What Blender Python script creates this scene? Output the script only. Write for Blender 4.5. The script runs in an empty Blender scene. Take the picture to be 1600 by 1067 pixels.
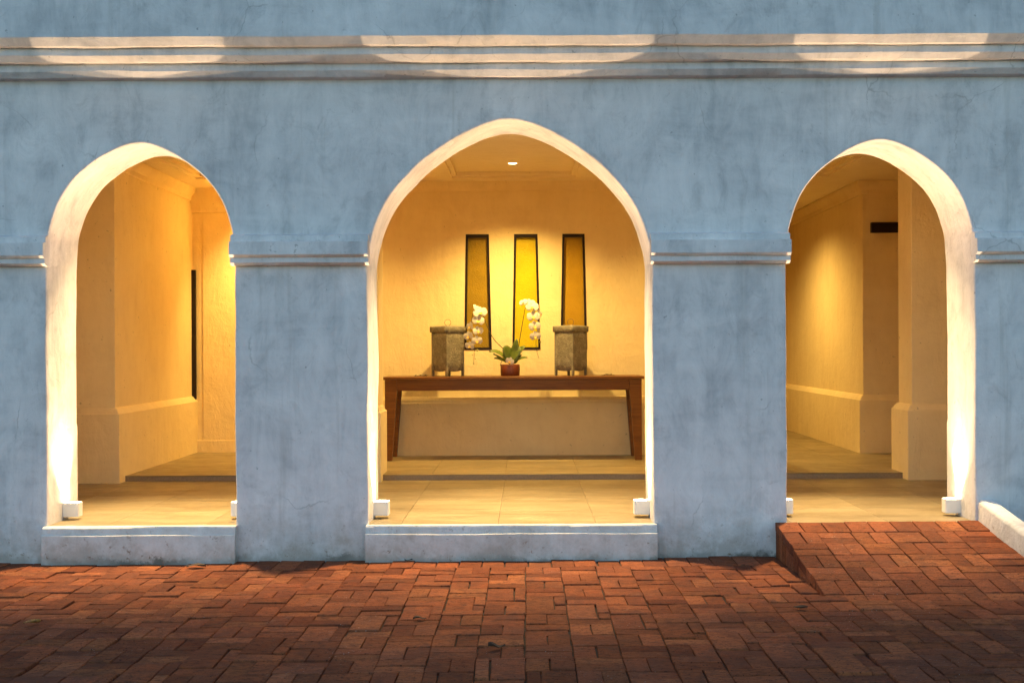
import bpy, bmesh, math, random
from mathutils import Vector, Matrix, noise
random.seed(7)
PI = math.pi
sc = bpy.context.scene
C = sc.collection
# ------------------------------------------------------------------ camera
cd = bpy.data.cameras.new('camera'); cam = bpy.data.objects.new('camera', cd); C.objects.link(cam)
cam.location = (0, -8.4, 1.495)
cam.rotation_euler = (PI/2, math.radians(0.25), 0)
cd.sensor_width = 36; cd.lens = 1865/1600*36
cd.shift_x = -23/1600; cd.shift_y = 6.5/1600
cd.clip_start = 0.05; cd.clip_end = 2000
sc.camera = cam
# ------------------------------------------------------------------ sky (dusk, sun just under the horizon behind the house)
w = bpy.data.worlds.new('World'); sc.world = w; w.use_nodes = True
nt = w.node_tree; bg = nt.nodes['Background']
sky = nt.nodes.new('ShaderNodeTexSky'); sky.sky_type = 'NISHITA'; sky.sun_disc = False
sky.sun_elevation = math.radians(7.0); sky.sun_rotation = math.radians(20)
sky.air_density = 1.0; sky.dust_density = 0.3; sky.ozone_density = 2.3
nt.links.new(sky.outputs[0], bg.inputs[0]); bg.inputs[1].default_value = 0.15
# ------------------------------------------------------------------ exposure
sc.view_settings.view_transform = 'Standard'; sc.view_settings.look = 'None'
sc.view_settings.exposure = 1.53; sc.view_settings.gamma = 1.0
sc.view_settings.use_curve_mapping = False
sc.cycles.use_denoising = True
sc.cycles.max_bounces = 10; sc.cycles.diffuse_bounces = 7
sc.cycles.sample_clamp_indirect = 8.0
sc.cycles.caustics_reflective = False; sc.cycles.caustics_refractive = False

# ------------------------------------------------------------------ helpers
def tag(o, label=None, cat=None, group=None, kind=None):
    if label: o['label'] = label
    if cat: o['category'] = cat
    if group: o['group'] = group
    if kind: o['kind'] = kind
    return o
def thing(name, label, cat, loc=(0, 0, 0), rotz=0, group=None):
    o = bpy.data.objects.new(name, None); C.objects.link(o)
    o.empty_display_size = 0.05
    o.location = loc; o.rotation_euler = (0, 0, rotz)
    return tag(o, label, cat, group)
def link(name, me, parent=None):
    o = bpy.data.objects.new(name, me); C.objects.link(o)
    if parent is not None: o.parent = parent
    return o
class MB:
    def __init__(s): s.v = []; s.f = []; s.m = []
    def add(s, vs, fs, mi=0):
        n = len(s.v); s.v += [tuple(p) for p in vs]
        s.f += [tuple(i+n for i in f) for f in fs]; s.m += [mi]*len(fs)
        return s
    def box(s, a, b, mi=0):
        x0, y0, z0 = a; x1, y1, z1 = b
        return s.add([(x0,y0,z0),(x1,y0,z0),(x1,y1,z0),(x0,y1,z0),(x0,y0,z1),(x1,y0,z1),(x1,y1,z1),(x0,y1,z1)],
              [(0,3,2,1),(4,5,6,7),(0,1,5,4),(1,2,6,5),(2,3,7,6),(3,0,4,7)], mi)
    def grid(s, rows, mi=0, flip=False):
        nr = len(rows); nc = len(rows[0]); fs = []
        for r in range(nr-1):
            for c in range(nc-1):
                q = (r*nc+c, r*nc+c+1, (r+1)*nc+c+1, (r+1)*nc+c)
                fs.append(q[::-1] if flip else q)
        return s.add([p for r in rows for p in r], fs, mi)
    def tube(s, pts, rads, n=8, mi=0):
        rows = []
        pts = [Vector(p) for p in pts]
        for i, p in enumerate(pts):
            t = (pts[min(i+1, len(pts)-1)]-pts[max(i-1, 0)]).normalized()
            u = t.cross(Vector((0.13, 1, 0.21))).normalized(); v = t.cross(u)
            r = rads[i] if isinstance(rads, (list, tuple)) else rads
            rows.append([p+(u*math.cos(2*PI*k/n)+v*math.sin(2*PI*k/n))*r for k in range(n+1)])
        s.grid(rows, mi)
        for e, fl in ((rows[0], 0), (rows[-1], 1)):
            s.add(e[:n], [tuple(range(n)) if fl else tuple(range(n))[::-1]], mi)
        return s
    def lathe(s, prof, n=24, c=(0, 0, 0), mi=0):
        rows = [[(c[0]+r*math.cos(2*PI*k/n), c[1]+r*math.sin(2*PI*k/n), c[2]+z) for k in range(n+1)] for r, z in prof]
        return s.grid(rows, mi)
    def build(s, name, mats, parent=None, smooth=False, bevel=0, weld=0.0, seg=2, wn=False):
        me = s.mesh(name, mats, smooth, weld)
        o = link(name, me, parent)
        if bevel:
            b = o.modifiers.new('bevel', 'BEVEL'); b.width = bevel; b.segments = seg; b.limit_method = 'ANGLE'; b.angle_limit = 0.6
        if wn or bevel:
            for p in me.polygons: p.use_smooth = True
            wm = o.modifiers.new('wn', 'WEIGHTED_NORMAL'); wm.weight = 90; wm.keep_sharp = True
        return o
    def mesh(s, name, mats, smooth=False, weld=0.0):
        me = bpy.data.meshes.new(name); me.from_pydata(s.v, [], s.f)
        if not isinstance(mats, (list, tuple)): mats = [mats]
        for m in mats: me.materials.append(m)
        for p, mi in zip(me.polygons, s.m): p.material_index = mi; p.use_smooth = smooth
        if weld:
            bm = bmesh.new(); bm.from_mesh(me); bmesh.ops.remove_doubles(bm, verts=bm.verts, dist=weld)
            bmesh.ops.recalc_face_normals(bm, faces=bm.faces); bm.to_mesh(me); bm.free()
        me.validate(); me.update()
        return me
def nz(x, y, z=0.0): return noise.noise(Vector((x, y, z)))
def fnz(x, y, z=0.0): return noise.fractal(Vector((x, y, z)), 1.0, 2.0, 4)

# ------------------------------------------------------------------ materials
class NT:
    def __init__(s, name):
        s.mat = bpy.data.materials.new(name); s.mat.use_nodes = True
        s.t = s.mat.node_tree; s.b = s.t.nodes['Principled BSDF']
        s.co = s.t.nodes.new('ShaderNodeTexCoord')
        s.geo = s.t.nodes.new('ShaderNodeNewGeometry')
    def n(s, ty, **kw):
        o = s.t.nodes.new(ty)
        for k, v in kw.items(): setattr(o, k, v)
        return o
    def l(s, a, b): s.t.links.new(a, b)
    def pos(s, scale=(1, 1, 1), obj=False):
        m = s.n('ShaderNodeMapping'); m.inputs['Scale'].default_value = scale
        s.l(s.co.outputs['Object'] if obj else s.geo.outputs['Position'], m.inputs['Vector']); return m.outputs[0]
    def noise(s, scale, detail=6, rough=0.6, sc_=(1, 1, 1), dist=0.0, vec=None, obj=False):
        o = s.n('ShaderNodeTexNoise'); o.inputs['Scale'].default_value = scale
        o.inputs['Detail'].default_value = detail; o.inputs['Roughness'].default_value = rough
        o.inputs['Distortion'].default_value = dist
        s.l(vec if vec is not None else s.pos(sc_, obj), o.inputs['Vector']); return o.outputs['Fac']
    def ramp(s, fac, stops, interp='LINEAR'):
        o = s.n('ShaderNodeValToRGB'); o.color_ramp.interpolation = interp
        el = o.color_ramp.elements
        while len(el) < len(stops): el.new(0.5)
        for e, (p, c) in zip(el, stops):
            e.position = p
            e.color = (c, c, c, 1) if isinstance(c, (int, float)) else (*c, 1)
        s.l(fac, o.inputs[0]); return o.outputs[0]
    def mix(s, fac, a, b, mode='MIX'):
        o = s.n('ShaderNodeMix', data_type='RGBA', blend_type=mode)
        for sock, v in ((o.inputs[0], fac), (o.inputs[6], a), (o.inputs[7], b)):
            if isinstance(v, (int, float)): sock.default_value = v if sock == o.inputs[0] else (v, v, v, 1)
            elif isinstance(v, tuple): sock.default_value = (*v, 1)
            else: s.l(v, sock)
        return o.outputs[2]
    def math(s, op, a, b=0.5, clamp=False):
        o = s.n('ShaderNodeMath', operation=op); o.use_clamp = clamp
        for i, v in enumerate((a, b)):
            if isinstance(v, (int, float)): o.inputs[i].default_value = v
            else: s.l(v, o.inputs[i])
        return o.outputs[0]
    def bump(s, h, strength=0.3, dist=0.01, prev=None):
        o = s.n('ShaderNodeBump'); o.inputs['Strength'].default_value = strength; o.inputs['Distance'].default_value = dist
        s.l(h, o.inputs['Height'])
        if prev is not None: s.l(prev, o.inputs['Normal'])
        return o.outputs[0]
    def fin(s, col=None, rough=0.6, nrm=None, **kw):
        if col is not None:
            if isinstance(col, tuple): s.b.inputs['Base Color'].default_value = (*col, 1)
            else: s.l(col, s.b.inputs['Base Color'])
        if isinstance(rough, (int, float)): s.b.inputs['Roughness'].default_value = rough
        else: s.l(rough, s.b.inputs['Roughness'])
        if nrm is not None: s.l(nrm, s.b.inputs['Normal'])
        for k, v in kw.items():
            i = s.b.inputs[k.replace('_', ' ')]
            i.default_value = (*v, 1) if isinstance(v, tuple) else v
        return s.mat

def plaster(name, lo, hi, grime=True, amt=1.0):
    m = NT(name)
    big = m.noise(1.1, 5, 0.62, dist=0.6)
    mid = m.noise(4.0, 7, 0.7, (1, 1, 0.55), dist=0.9)
    trow = m.noise(7.0, 6, 0.65, (1, 1, 0.16), dist=0.5)
    trh = m.noise(6.0, 6, 0.65, (0.2, 1, 1.0), dist=0.7)
    fine = m.noise(60, 4, 0.7)
    a = m.math('ADD', m.math('MULTIPLY', big, 0.34), m.math('MULTIPLY', mid, 0.30))
    a = m.math('ADD', a, m.math('MULTIPLY', trow, 0.20)); a = m.math('ADD', a, m.math('MULTIPLY', trh, 0.16))
    col = m.ramp(a, [(0.40, lo), (0.50, tuple((x*0.4+y*0.6) for x, y in zip(lo, hi))), (0.60, hi)])
    blot = m.ramp(m.noise(3.4, 9, 0.8, (1, 1, 0.8), dist=1.2), [(0.34, 0.84), (0.47, 1.0), (0.60, 1.0), (0.70, 1.06)])
    col = m.mix(1.0 if grime else 0.25, col, blot, 'MULTIPLY')
    scr = m.ramp(m.noise(13, 8, 0.8, (0.6, 1, 0.35), dist=2.0), [(0.30, 0.74), (0.38, 1.0)])
    col = m.mix(0.8 if grime else 0.15, col, scr, 'MULTIPLY')
    wv = m.n('ShaderNodeVectorMath', operation='ADD')
    nd = m.n('ShaderNodeTexNoise'); nd.inputs['Scale'].default_value = 2.6; nd.inputs['Detail'].default_value = 6; m.l(m.geo.outputs['Position'], nd.inputs['Vector'])
    nsc = m.n('ShaderNodeVectorMath', operation='SCALE'); nsc.inputs['Scale'].default_value = 0.4; m.l(nd.outputs['Color'], nsc.inputs[0])
    m.l(m.geo.outputs['Position'], wv.inputs[0]); m.l(nsc.outputs[0], wv.inputs[1])
    vc = m.n('ShaderNodeTexVoronoi', feature='DISTANCE_TO_EDGE'); vc.inputs['Scale'].default_value = 1.15; m.l(wv.outputs[0], vc.inputs['Vector'])
    crk = m.math('MULTIPLY', m.ramp(vc.outputs['Distance'], [(0.0, 1.0), (0.006, 0.0)]), m.ramp(m.noise(1.7, 4, 0.6), [(0.52, 0.0), (0.62, 0.45 if grime else 0.06)]))
    col = m.mix(crk, col, (0.20, 0.19, 0.18))
    pits = m.ramp(m.noise(24, 3, 0.6), [(0.27, 0.55), (0.315, 1.0)])
    col = m.mix(0.8, col, pits, 'MULTIPLY')
    if grime:
        sep = m.n('ShaderNodeSeparateXYZ'); m.l(m.geo.outputs['Position'], sep.inputs[0])
        z = m.math('ADD', sep.outputs[2], m.math('MULTIPLY', m.math('SUBTRACT', m.noise(5, 6, 0.7), 0.5), 0.9))
        g = m.ramp(z, [(0.0, 0.62), (0.10, 0.35), (0.34, 0.0)])
        col = m.mix(g, col, (0.30, 0.235, 0.175))
        sp = m.math('MULTIPLY', m.ramp(m.noise(16, 5, 0.75), [(0.60, 0.0), (0.68, 0.9)]), m.ramp(sep.outputs[2], [(0.05, 1.0), (0.42, 0.0)]))
        col = m.mix(sp, col, (0.22, 0.15, 0.10))
        zz = m.math('ADD', sep.outputs[2], m.math('MULTIPLY', m.math('SUBTRACT', m.noise(4.2, 7, 0.75), 0.5), 0.26))
        col = m.mix(m.math('MULTIPLY', m.ramp(zz, [(-0.02, 0.8), (0.035, 0.0)]), m.ramp(m.noise(0.9, 3, 0.5), [(0.46, 0.15), (0.60, 1.0)])), col, (0.085, 0.075, 0.055))
        vs = m.math('MULTIPLY', m.ramp(m.noise(5.5, 5, 0.7, (1, 1, 0.05)), [(0.58, 0.0), (0.75, 0.5)]), amt)
        col = m.mix(vs, col, (0.42, 0.40, 0.37))
    n1 = m.bump(m.math('ADD', mid, m.math('MULTIPLY', trow, 0.7)), 0.55, 0.022)
    n2 = m.bump(m.math('ADD', m.noise(16, 6, 0.65, dist=0.4), trh), 0.45, 0.010, n1)
    n3 = m.bump(m.math('ADD', fine, pits), 0.35, 0.004, n2)
    return m.fin(col, 0.82, n3, Specular_IOR_Level=0.25)
M = {}
M['wall'] = plaster('limewash_plaster', (0.47, 0.468, 0.48), (0.79, 0.758, 0.75))
M['inner'] = plaster('cream_plaster', (0.76, 0.605, 0.335), (0.85, 0.70, 0.41), grime=False)
M['trim'] = plaster('white_plaster', (0.58, 0.58, 0.57), (0.76, 0.75, 0.73))
M['ceil'] = plaster('ceiling_plaster', (0.80, 0.68, 0.46), (0.85, 0.74, 0.52), grime=False)

def brick_mat(name):
    m = NT(name)
    oi = m.n('ShaderNodeObjectInfo')
    r = m.math('FRACT', m.math('ADD', oi.outputs['Random'], m.geo.outputs['Random Per Island']))
    r2 = m.math('FRACT', m.math('MULTIPLY', r, 7.31))
    base = m.ramp(r, [(0.0, (0.215, 0.060, 0.027)), (0.25, (0.285, 0.086, 0.036)), (0.5, (0.33, 0.103, 0.040)), (0.72, (0.27, 0.076, 0.032)), (0.9, (0.39, 0.136, 0.052)), (1.0, (0.26, 0.078, 0.042))])
    big = m.noise(1.3, 4, 0.6, dist=0.3)
    base = m.mix(m.ramp(big, [(0.42, 0.0), (0.68, 0.45)]), base, (0.16, 0.065, 0.042))
    st = m.noise(20, 7, 0.75, (1.0, 2.2, 1))
    base = m.mix(m.ramp(st, [(0.36, 0.85), (0.52, 0.0)]), base, (0.10, 0.038, 0.024))
    base = m.mix(m.ramp(m.noise(9, 6, 0.7), [(0.55, 0.0), (0.75, 0.5)]), base, (0.36, 0.14, 0.065))
    base = m.mix(m.ramp(m.noise(75, 3, 0.6), [(0.33, 0.9), (0.40, 0.0)]), base, (0.03, 0.014, 0.010))
    base = m.mix(m.math('MULTIPLY', m.ramp(m.noise(85, 2, 0.5), [(0.70, 0.0), (0.74, 0.8)]), m.ramp(big, [(0.5, 0.0), (0.6, 1.0)])), base, (0.5, 0.46, 0.42))
    base = m.mix(m.ramp(m.noise(3.2, 8, 0.8, dist=1.0), [(0.46, 0.0), (0.64, 0.72)]), base, (0.13, 0.052, 0.034))
    base = m.mix(m.ramp(m.noise(5.0, 9, 0.8, dist=0.6), [(0.60, 0.0), (0.72, 0.5)]), base, (0.34, 0.22, 0.15))
    v = m.n('ShaderNodeMapRange'); m.l(r2, v.inputs[0]); v.inputs[3].default_value = 0.72; v.inputs[4].default_value = 1.16
    hsv = m.n('ShaderNodeHueSaturation'); m.l(v.outputs[0], hsv.inputs['Value']); m.l(base, hsv.inputs['Color'])
    n1 = m.bump(m.noise(18, 7, 0.7, (1.0, 2.4, 1)), 0.9, 0.012)
    n2 = m.bump(m.noise(110, 4, 0.7), 0.8, 0.004, n1)
    rg = m.ramp(m.noise(14, 5, 0.6), [(0.3, 0.7), (0.7, 0.92)])
    return m.fin(hsv.outputs[0], rg, n2, Specular_IOR_Level=0.06)
M['brick'] = brick_mat('fired_clay_brick')
m = NT('sand_dirt'); M['dirt'] = m.fin(m.ramp(m.noise(40, 6, 0.7), [(0.3, (0.018, 0.011, 0.008)), (0.7, (0.05, 0.03, 0.022))]), 0.95, m.bump(m.noise(120), 0.6, 0.004))
m = NT('far_earth'); M['earth'] = m.fin(m.ramp(m.noise(0.4, 8, 0.7), [(0.3, (0.06, 0.045, 0.03)), (0.7, (0.10, 0.085, 0.05))]), 0.95)

m = NT('floor_stone'); oi = m.n('ShaderNodeObjectInfo')
c = m.ramp(m.noise(2.2, 8, 0.65, (0.55, 2.6, 1), dist=0.8), [(0.34, (0.195, 0.148, 0.080)), (0.5, (0.265, 0.205, 0.115)), (0.66, (0.335, 0.265, 0.155))])
mr = m.n('ShaderNodeMapRange'); m.l(oi.outputs['Random'], mr.inputs[0]); mr.inputs[3].default_value = 0.88; mr.inputs[4].default_value = 1.1
h = m.n('ShaderNodeHueSaturation'); m.l(c, h.inputs['Color']); m.l(mr.outputs[0], h.inputs['Value'])
c2 = m.mix(m.ramp(m.noise(40, 5, 0.7), [(0.30, 0.35), (0.42, 0.0)]), h.outputs[0], (0.2, 0.15, 0.09))
M['stone'] = m.fin(c2, m.ramp(m.noise(6, 5), [(0.3, 0.32), (0.7, 0.5)]), m.bump(m.noise(30, 6, 0.7, (0.6, 2, 1)), 0.25, 0.004), Specular_IOR_Level=0.4)
m = NT('riser_stone')
M['riser'] = m.fin(m.ramp(m.noise(50, 6, 0.75), [(0.3, (0.21, 0.155, 0.105)), (0.7, (0.34, 0.265, 0.18))]), 0.8, m.bump(m.noise(60, 5, 0.7), 0.5, 0.006))
def wood(name, a, b, rough):
    m = NT(name)
    g = m.noise(9, 8, 0.7, (0.25, 6, 6), dist=1.2)
    col = m.ramp(g, [(0.3, a), (0.7, b)])
    return m.fin(col, rough, m.bump(g, 0.15, 0.003), Specular_IOR_Level=0.25)
M['wood'] = wood('stained_teak', (0.10, 0.036, 0.008), (0.22, 0.088, 0.018), 0.42)
M['dark'] = wood('blackened_wood', (0.008, 0.004, 0.003), (0.022, 0.011, 0.008), 0.45)
M['white'] = NT('white_enamel').fin((0.80, 0.79, 0.77), 0.35)
def emis(name, col, st):
    m = NT(name); return m.fin((0.8, 0.8, 0.8), 0.4, Emission_Color=col, Emission_Strength=st)
M['uplens'] = emis('uplight_lens', (1.0, 0.78, 0.48), 14)
M['dlens'] = emis('downlight_lens', (1.0, 0.76, 0.42), 9)
def amber(name, a, b):
    m = NT(name)
    vo = m.n('ShaderNodeTexVoronoi'); vo.inputs['Scale'].default_value = 70; m.l(m.pos(), vo.inputs['Vector'])
    cc = m.ramp(m.noise(5, 5, 0.6), [(0.3, a), (0.7, b)])
    return m.fin(cc, 0.38, m.bump(m.math('ADD', vo.outputs['Distance'], m.noise(26, 4)), 0.7, 0.004), Specular_IOR_Level=0.3)
M['amber'] = amber('amber_glass', (0.235, 0.15, 0.007), (0.325, 0.21, 0.01))
M['lemon'] = amber('lemon_glass', (0.52, 0.40, 0.004), (0.62, 0.49, 0.005))
m = NT('weathered_zinc')
cc = m.ramp(m.noise(16, 7, 0.7, dist=1.0, obj=True), [(0.3, (0.105, 0.092, 0.066)), (0.52, (0.185, 0.165, 0.125)), (0.72, (0.30, 0.275, 0.22))])
M['zinc'] = m.fin(cc, 0.5, m.bump(m.noise(22, 5, 0.65, dist=2.2, obj=True), 1.0, 0.014), Metallic=0.0)
m = NT('wire_metal'); M['wire'] = m.fin((0.18, 0.13, 0.06), 0.4, Metallic=0.8)
m = NT('red_glazed_clay'); M['pot'] = m.fin(m.ramp(m.noise(60, 5, 0.7), [(0.35, (0.085, 0.016, 0.006)), (0.7, (0.17, 0.04, 0.014))]), 0.45, m.bump(m.noise(70), 0.4, 0.004))
m = NT('orchid_petal'); M['petal'] = m.fin((0.64, 0.62, 0.58), 0.55)
m = NT('orchid_lip'); M['lip'] = m.fin((0.70, 0.42, 0.06), 0.5)
m = NT('orchid_leaf'); M['leaf'] = m.fin(m.ramp(m.noise(14, 4, obj=True), [(0.3, (0.045, 0.075, 0.014)), (0.7, (0.13, 0.17, 0.03))]), 0.35)
m = NT('orchid_stem'); M['stem'] = m.fin((0.055, 0.045, 0.016), 0.5)
m = NT('bud_green'); M['bud'] = m.fin((0.36, 0.34, 0.10), 0.5)
m = NT('dry_leaf'); M['dry'] = m.fin(m.ramp(m.noise(60), [(0.3, (0.02, 0.010, 0.006)), (0.7, (0.06, 0.028, 0.013))]), 0.8)
m = NT('yellow_leaf'); M['yleaf'] = m.fin(m.ramp(m.noise(60), [(0.35, (0.07, 0.03, 0.012)), (0.6, (0.30, 0.16, 0.03))]), 0.7)

# ------------------------------------------------------------------ ground
GS = 0.006                      # the court rises slightly to the right
def gz(x): return GS*max(-7, min(7, x))
g = MB().add([(-400,-400,-0.12),(400,-400,-0.12),(400,400,-0.12),(-400,400,-0.12)], [(0,1,2,3)]).build('ground', M['earth']); tag(g, kind='structure')
pav = MB().grid([[(x, y, gz(x)-0.016) for x in (-6.5, -3, 0, 3, 6.5)] for y in (-7.5, -4, -1, 0.02)]).build('pavement', M['dirt']); tag(pav, kind='structure')

def brick_mesh(lx, ly, h=0.06, seed=0, bv=0.0035):
    """top-bevelled slab centred in x,y with its top at z=0; edges slightly out of true"""
    rr = random.Random(seed); mb = MB(); N = 3
    def ring(inset, z):
        pts = []
        for (sx, sy, ex, ey) in ((-1,-1,1,-1),(1,-1,1,1),(1,1,-1,1),(-1,1,-1,-1)):
            for k in range(2):
                t = k/2
                pts.append(((sx+(ex-sx)*t)*(lx/2-inset), (sy+(ey-sy)*t)*(ly/2-inset), z))
        return pts
    jit = [(rr.uniform(-1, 1)*0.0028, rr.uniform(-1, 1)*0.0028) for _ in range(8)]
    def J(r): return [(p[0]+j[0], p[1]+j[1], p[2]) for p, j in zip(r, jit)]
    a = J(ring(0.001, -h)); b = J(ring(0, -bv)); c = J(ring(bv, -rr.uniform(0, 0.001)))
    top = [(p[0], p[1], p[2]+rr.uniform(-0.0012, 0.0012)) for p in c]
    vs = a+b+top+[(0, 0, rr.uniform(-0.001, 0.0015))]
    fs = []
    for r in range(2):
        for k in range(8): fs.append((r*8+k, r*8+(k+1) % 8, (r+1)*8+(k+1) % 8, (r+1)*8+k))
    for k in range(8): fs.append((16+k, 16+(k+1) % 8, 24))
    mb.add(vs, fs); return mb

MOD = 0.234; JT = 0.0060
LIB = {}
def brick_data(lx, ly, var):
    key = (round(lx, 3), round(ly, 3), var)
    if key not in LIB:
        mb = brick_mesh(lx, ly, 0.06, hash(key) & 0xffff)
        LIB[key] = (mb, mb.mesh('brick', M['brick'], smooth=False))
    return LIB[key]
spots = []      # (cx, cy, lx, ly)
def put(cx, cy, lx, ly): spots.append((cx, cy, lx-JT, ly-JT))
RX0, RX1, RY = 1.742, 3.18, -1.52     # ramp footprint
# header course along the foot of the wall
x = -6.0
while x < 6.0:
    wd = 0.158 if not 1.70 < x < 3.3 else 0.158
    put(x+wd/2, -0.17, wd, 0.335); x += wd
Y0 = -0.34
odd = {}
i0 = 0
for (j0) in (3, 10, 19):
    for i in range(-9, 10):
        odd[(i, j0+abs(i-i0))] = 1; odd[(i, j0+abs(i-i0)+1)] = 2
XS = -0.13-MOD/2
for i in range(-26, 27):
    for j in range(0, 26):
        cx = XS+(i+0.5)*MOD; cy = Y0-(j+0.5)*MOD
        if RX0+0.02 < cx < 6.5 and cy > RY+0.1 : 
            if cx < RX1+0.05: continue
        k = odd.get((i, j), 0)
        if k == 2: continue
        if k == 1:
            cyy = cy-MOD/2; s = 1 if (i+j) % 2 else -1
            y1 = cyy+MOD; pw = 0.165; ph = 0.345
            put(cx-s*(MOD-pw)/2, y1-ph/2, pw, ph)
            put(cx+s*pw/2, y1-ph*0.32, MOD-pw, ph*0.64); put(cx+s*pw/2, y1-ph*0.82, MOD-pw, ph*0.36)
            put(cx, y1-ph-(2*MOD-ph)/2, MOD, 2*MOD-ph)
            continue
        if (i+j) % 2 == 0:
            put(cx, cy+MOD/4, MOD, MOD/2); put(cx, cy-MOD/4, MOD, MOD/2)
        else:
            put(cx-MOD/4, cy, MOD/2, MOD); put(cx+MOD/4, cy, MOD/2, MOD)
def in_frame(x, y):
    d = y+8.4; px = 823+1865*x/d; py = 540+1865*1.495/d
    return -25 < px < 1625 and py < 1085
cand = [s for s in spots if in_frame(s[0], s[1])]
cand.sort(key=lambda s: -(s[2]*s[3]/((s[1]+8.4)**3)))
chosen = set(id(s) for s in cand[:300])
stuff = MB()
rb = random.Random(11)
for s in spots:
    cx, cy, lx, ly = s
    rot = rb.gauss(0, 0.007); dz = rb.gauss(0, 0.0032); tx = rb.gauss(0, 0.011); ty = rb.gauss(0, 0.010)
    cx += rb.gauss(0, 0.0014); cy += rb.gauss(0, 0.0014)
    # bricks wander together a little, so long joints are not ruler straight
    wx = 0.010*nz(cx*0.9, cy*0.9, 3.3); wy = 0.010*nz(cx*0.9, cy*0.9, 9.1); dz += 0.006*nz(cx*1.3, cy*1.3, 5.5)
    swap = lx < ly-0.02 and abs(ly-(MOD-JT)) < 0.002
    a, b = (ly, lx) if swap else (lx, ly)
    mb, me = brick_data(a, b, rb.randrange(5))
    mat = Matrix.Translation((cx+wx, cy+wy, gz(cx)+dz)) @ Matrix.Rotation(rot+(PI/2 if swap else 0)+(PI if rb.random() < .5 else 0), 4, 'Z') @ Matrix.Rotation(tx, 4, 'X') @ Matrix.Rotation(ty, 4, 'Y')
    if id(s) in chosen:
        o = link('brick', me, pav); o.matrix_local = mat
    else:
        stuff.add([mat @ Vector(p) for p in mb.v], mb.f)
so = stuff.build('brick_paving', M['brick'], pav); tag(so, kind='stuff')

# ------------------------------------------------------------------ facade wall with three arches
THK = 0.56; ZS = 2.0716; ZTOP = 3.42; P = 222.0
def cat(pts, n):
    out = []
    for i in range(len(pts)-1):
        p0 = pts[max(i-1, 0)]; p1 = pts[i]; p2 = pts[i+1]; p3 = pts[min(i+2, len(pts)-1)]
        if i == len(pts)-2: p3 = (-p1[0], p1[1])
        for k in range(n):
            t = k/n
            out.append(tuple(0.5*(2*b+(c_-a)*t+(2*a-5*b+4*c_-d)*t*t+(3*b-a-3*c_+d)*t**3) for a, b, c_, d in zip(p0, p1, p2, p3)))
    out.append(pts[-1]); return out
def prof(raw): return [(-a/P, 1.495+(540-y)/P) for a, y in raw]
PC = prof([(223,412),(220,390),(213,363),(204,339),(191.5,315),(178.5,297),(166,282),(137,252.5),(95,222.5),(57,202),(28,191),(0,186.6)])
PS = prof([(147.5,412),(146,390),(143.5,362),(137,338),(127.5,313),(112.5,288.5),(93.5,268),(67,248),(42.5,234),(19.5,224.5),(0,221.5)])
ARCH = [(-2.716, PS, 0.6644), (-0.117, PC, 1.0045), (2.491, PS, 0.6644)]
NJ = 26; ZB = -0.1
def arch_path(ax, pr, hw, seed):
    """front edge of an opening, foot of left jamb - apex - foot of right jamb"""
    left = [(-hw, ZB+(ZS-ZB)*k/NJ) for k in range(NJ)]+cat(pr, 5)
    pts = left+[(-x, z) for x, z in left[-2::-1]]
    pts = [(ax+x, z) for x, z in pts]; nrm = []
    for i in range(len(pts)):
        a = pts[max(i-1, 0)]; b = pts[min(i+1, len(pts)-1)]
        tx, tz = b[0]-a[0], b[1]-a[1]; L = math.hypot(tx, tz)
        nrm.append((-tz/L, tx/L))      # out of the opening, into the wall
    res = []
    for (x, z), (nx, nzv) in zip(pts, nrm):
        j = 0.007*fnz(x*1.7+seed, z*1.7, 1.0)
        res.append((x+nx*j, z+nzv*j))
    return res, nrm
def wob(x, z): return 0.007*fnz(x*1.3, z*1.3, 20.0)
facade = thing('arcade_wall', 'weathered blue-grey plastered wall with three pointed arches facing the brick court', 'wall')
fm = MB()
paths = [arch_path(*a, 3*i) for i, a in enumerate(ARCH)]
CH = 0.009
edges = []
for (pth, nrm) in paths: edges.append([(x+nx*CH, z+nz_*CH) for (x, z), (nx, nz_) in zip(pth, nrm)])
XL, XR = -6.2, 6.0
def lerp(a, b, t): return a+(b-a)*t
# piers below the springing
for pi in range(4):
    rows = []
    for k in range(NJ+1):
        xa = XL if pi == 0 else edges[pi-1][-1-k][0]
        xb = XR if pi == 3 else edges[pi][k][0]
        z = ZB+(ZS-ZB)*k/NJ; n = 26 if pi in (0, 3) else 16
        rows.append([(lerp(xa, xb, t/n), wob(lerp(xa, xb, t/n), z), z) for t in range(n+1)])
    fm.grid(rows)
# spandrels above
cols = []
for pi in range(4):
    xa = XL if pi == 0 else edges[pi-1][-1-NJ][0]
    xb = XR if pi == 3 else edges[pi][NJ][0]
    n = 26 if pi in (0, 3) else 16
    cols += [(lerp(xa, xb, t/n), ZS) for t in range(n+1)]
    if pi < 3: cols += edges[pi][NJ+1:len(edges[pi])-NJ-1]
NR = 26; rows = []
for k in range(NR+1):
    rows.append([(x, wob(x, lerp(z, ZTOP, k/NR)), lerp(z, ZTOP, k/NR)) for x, z in cols])
fm.grid(rows)
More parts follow.
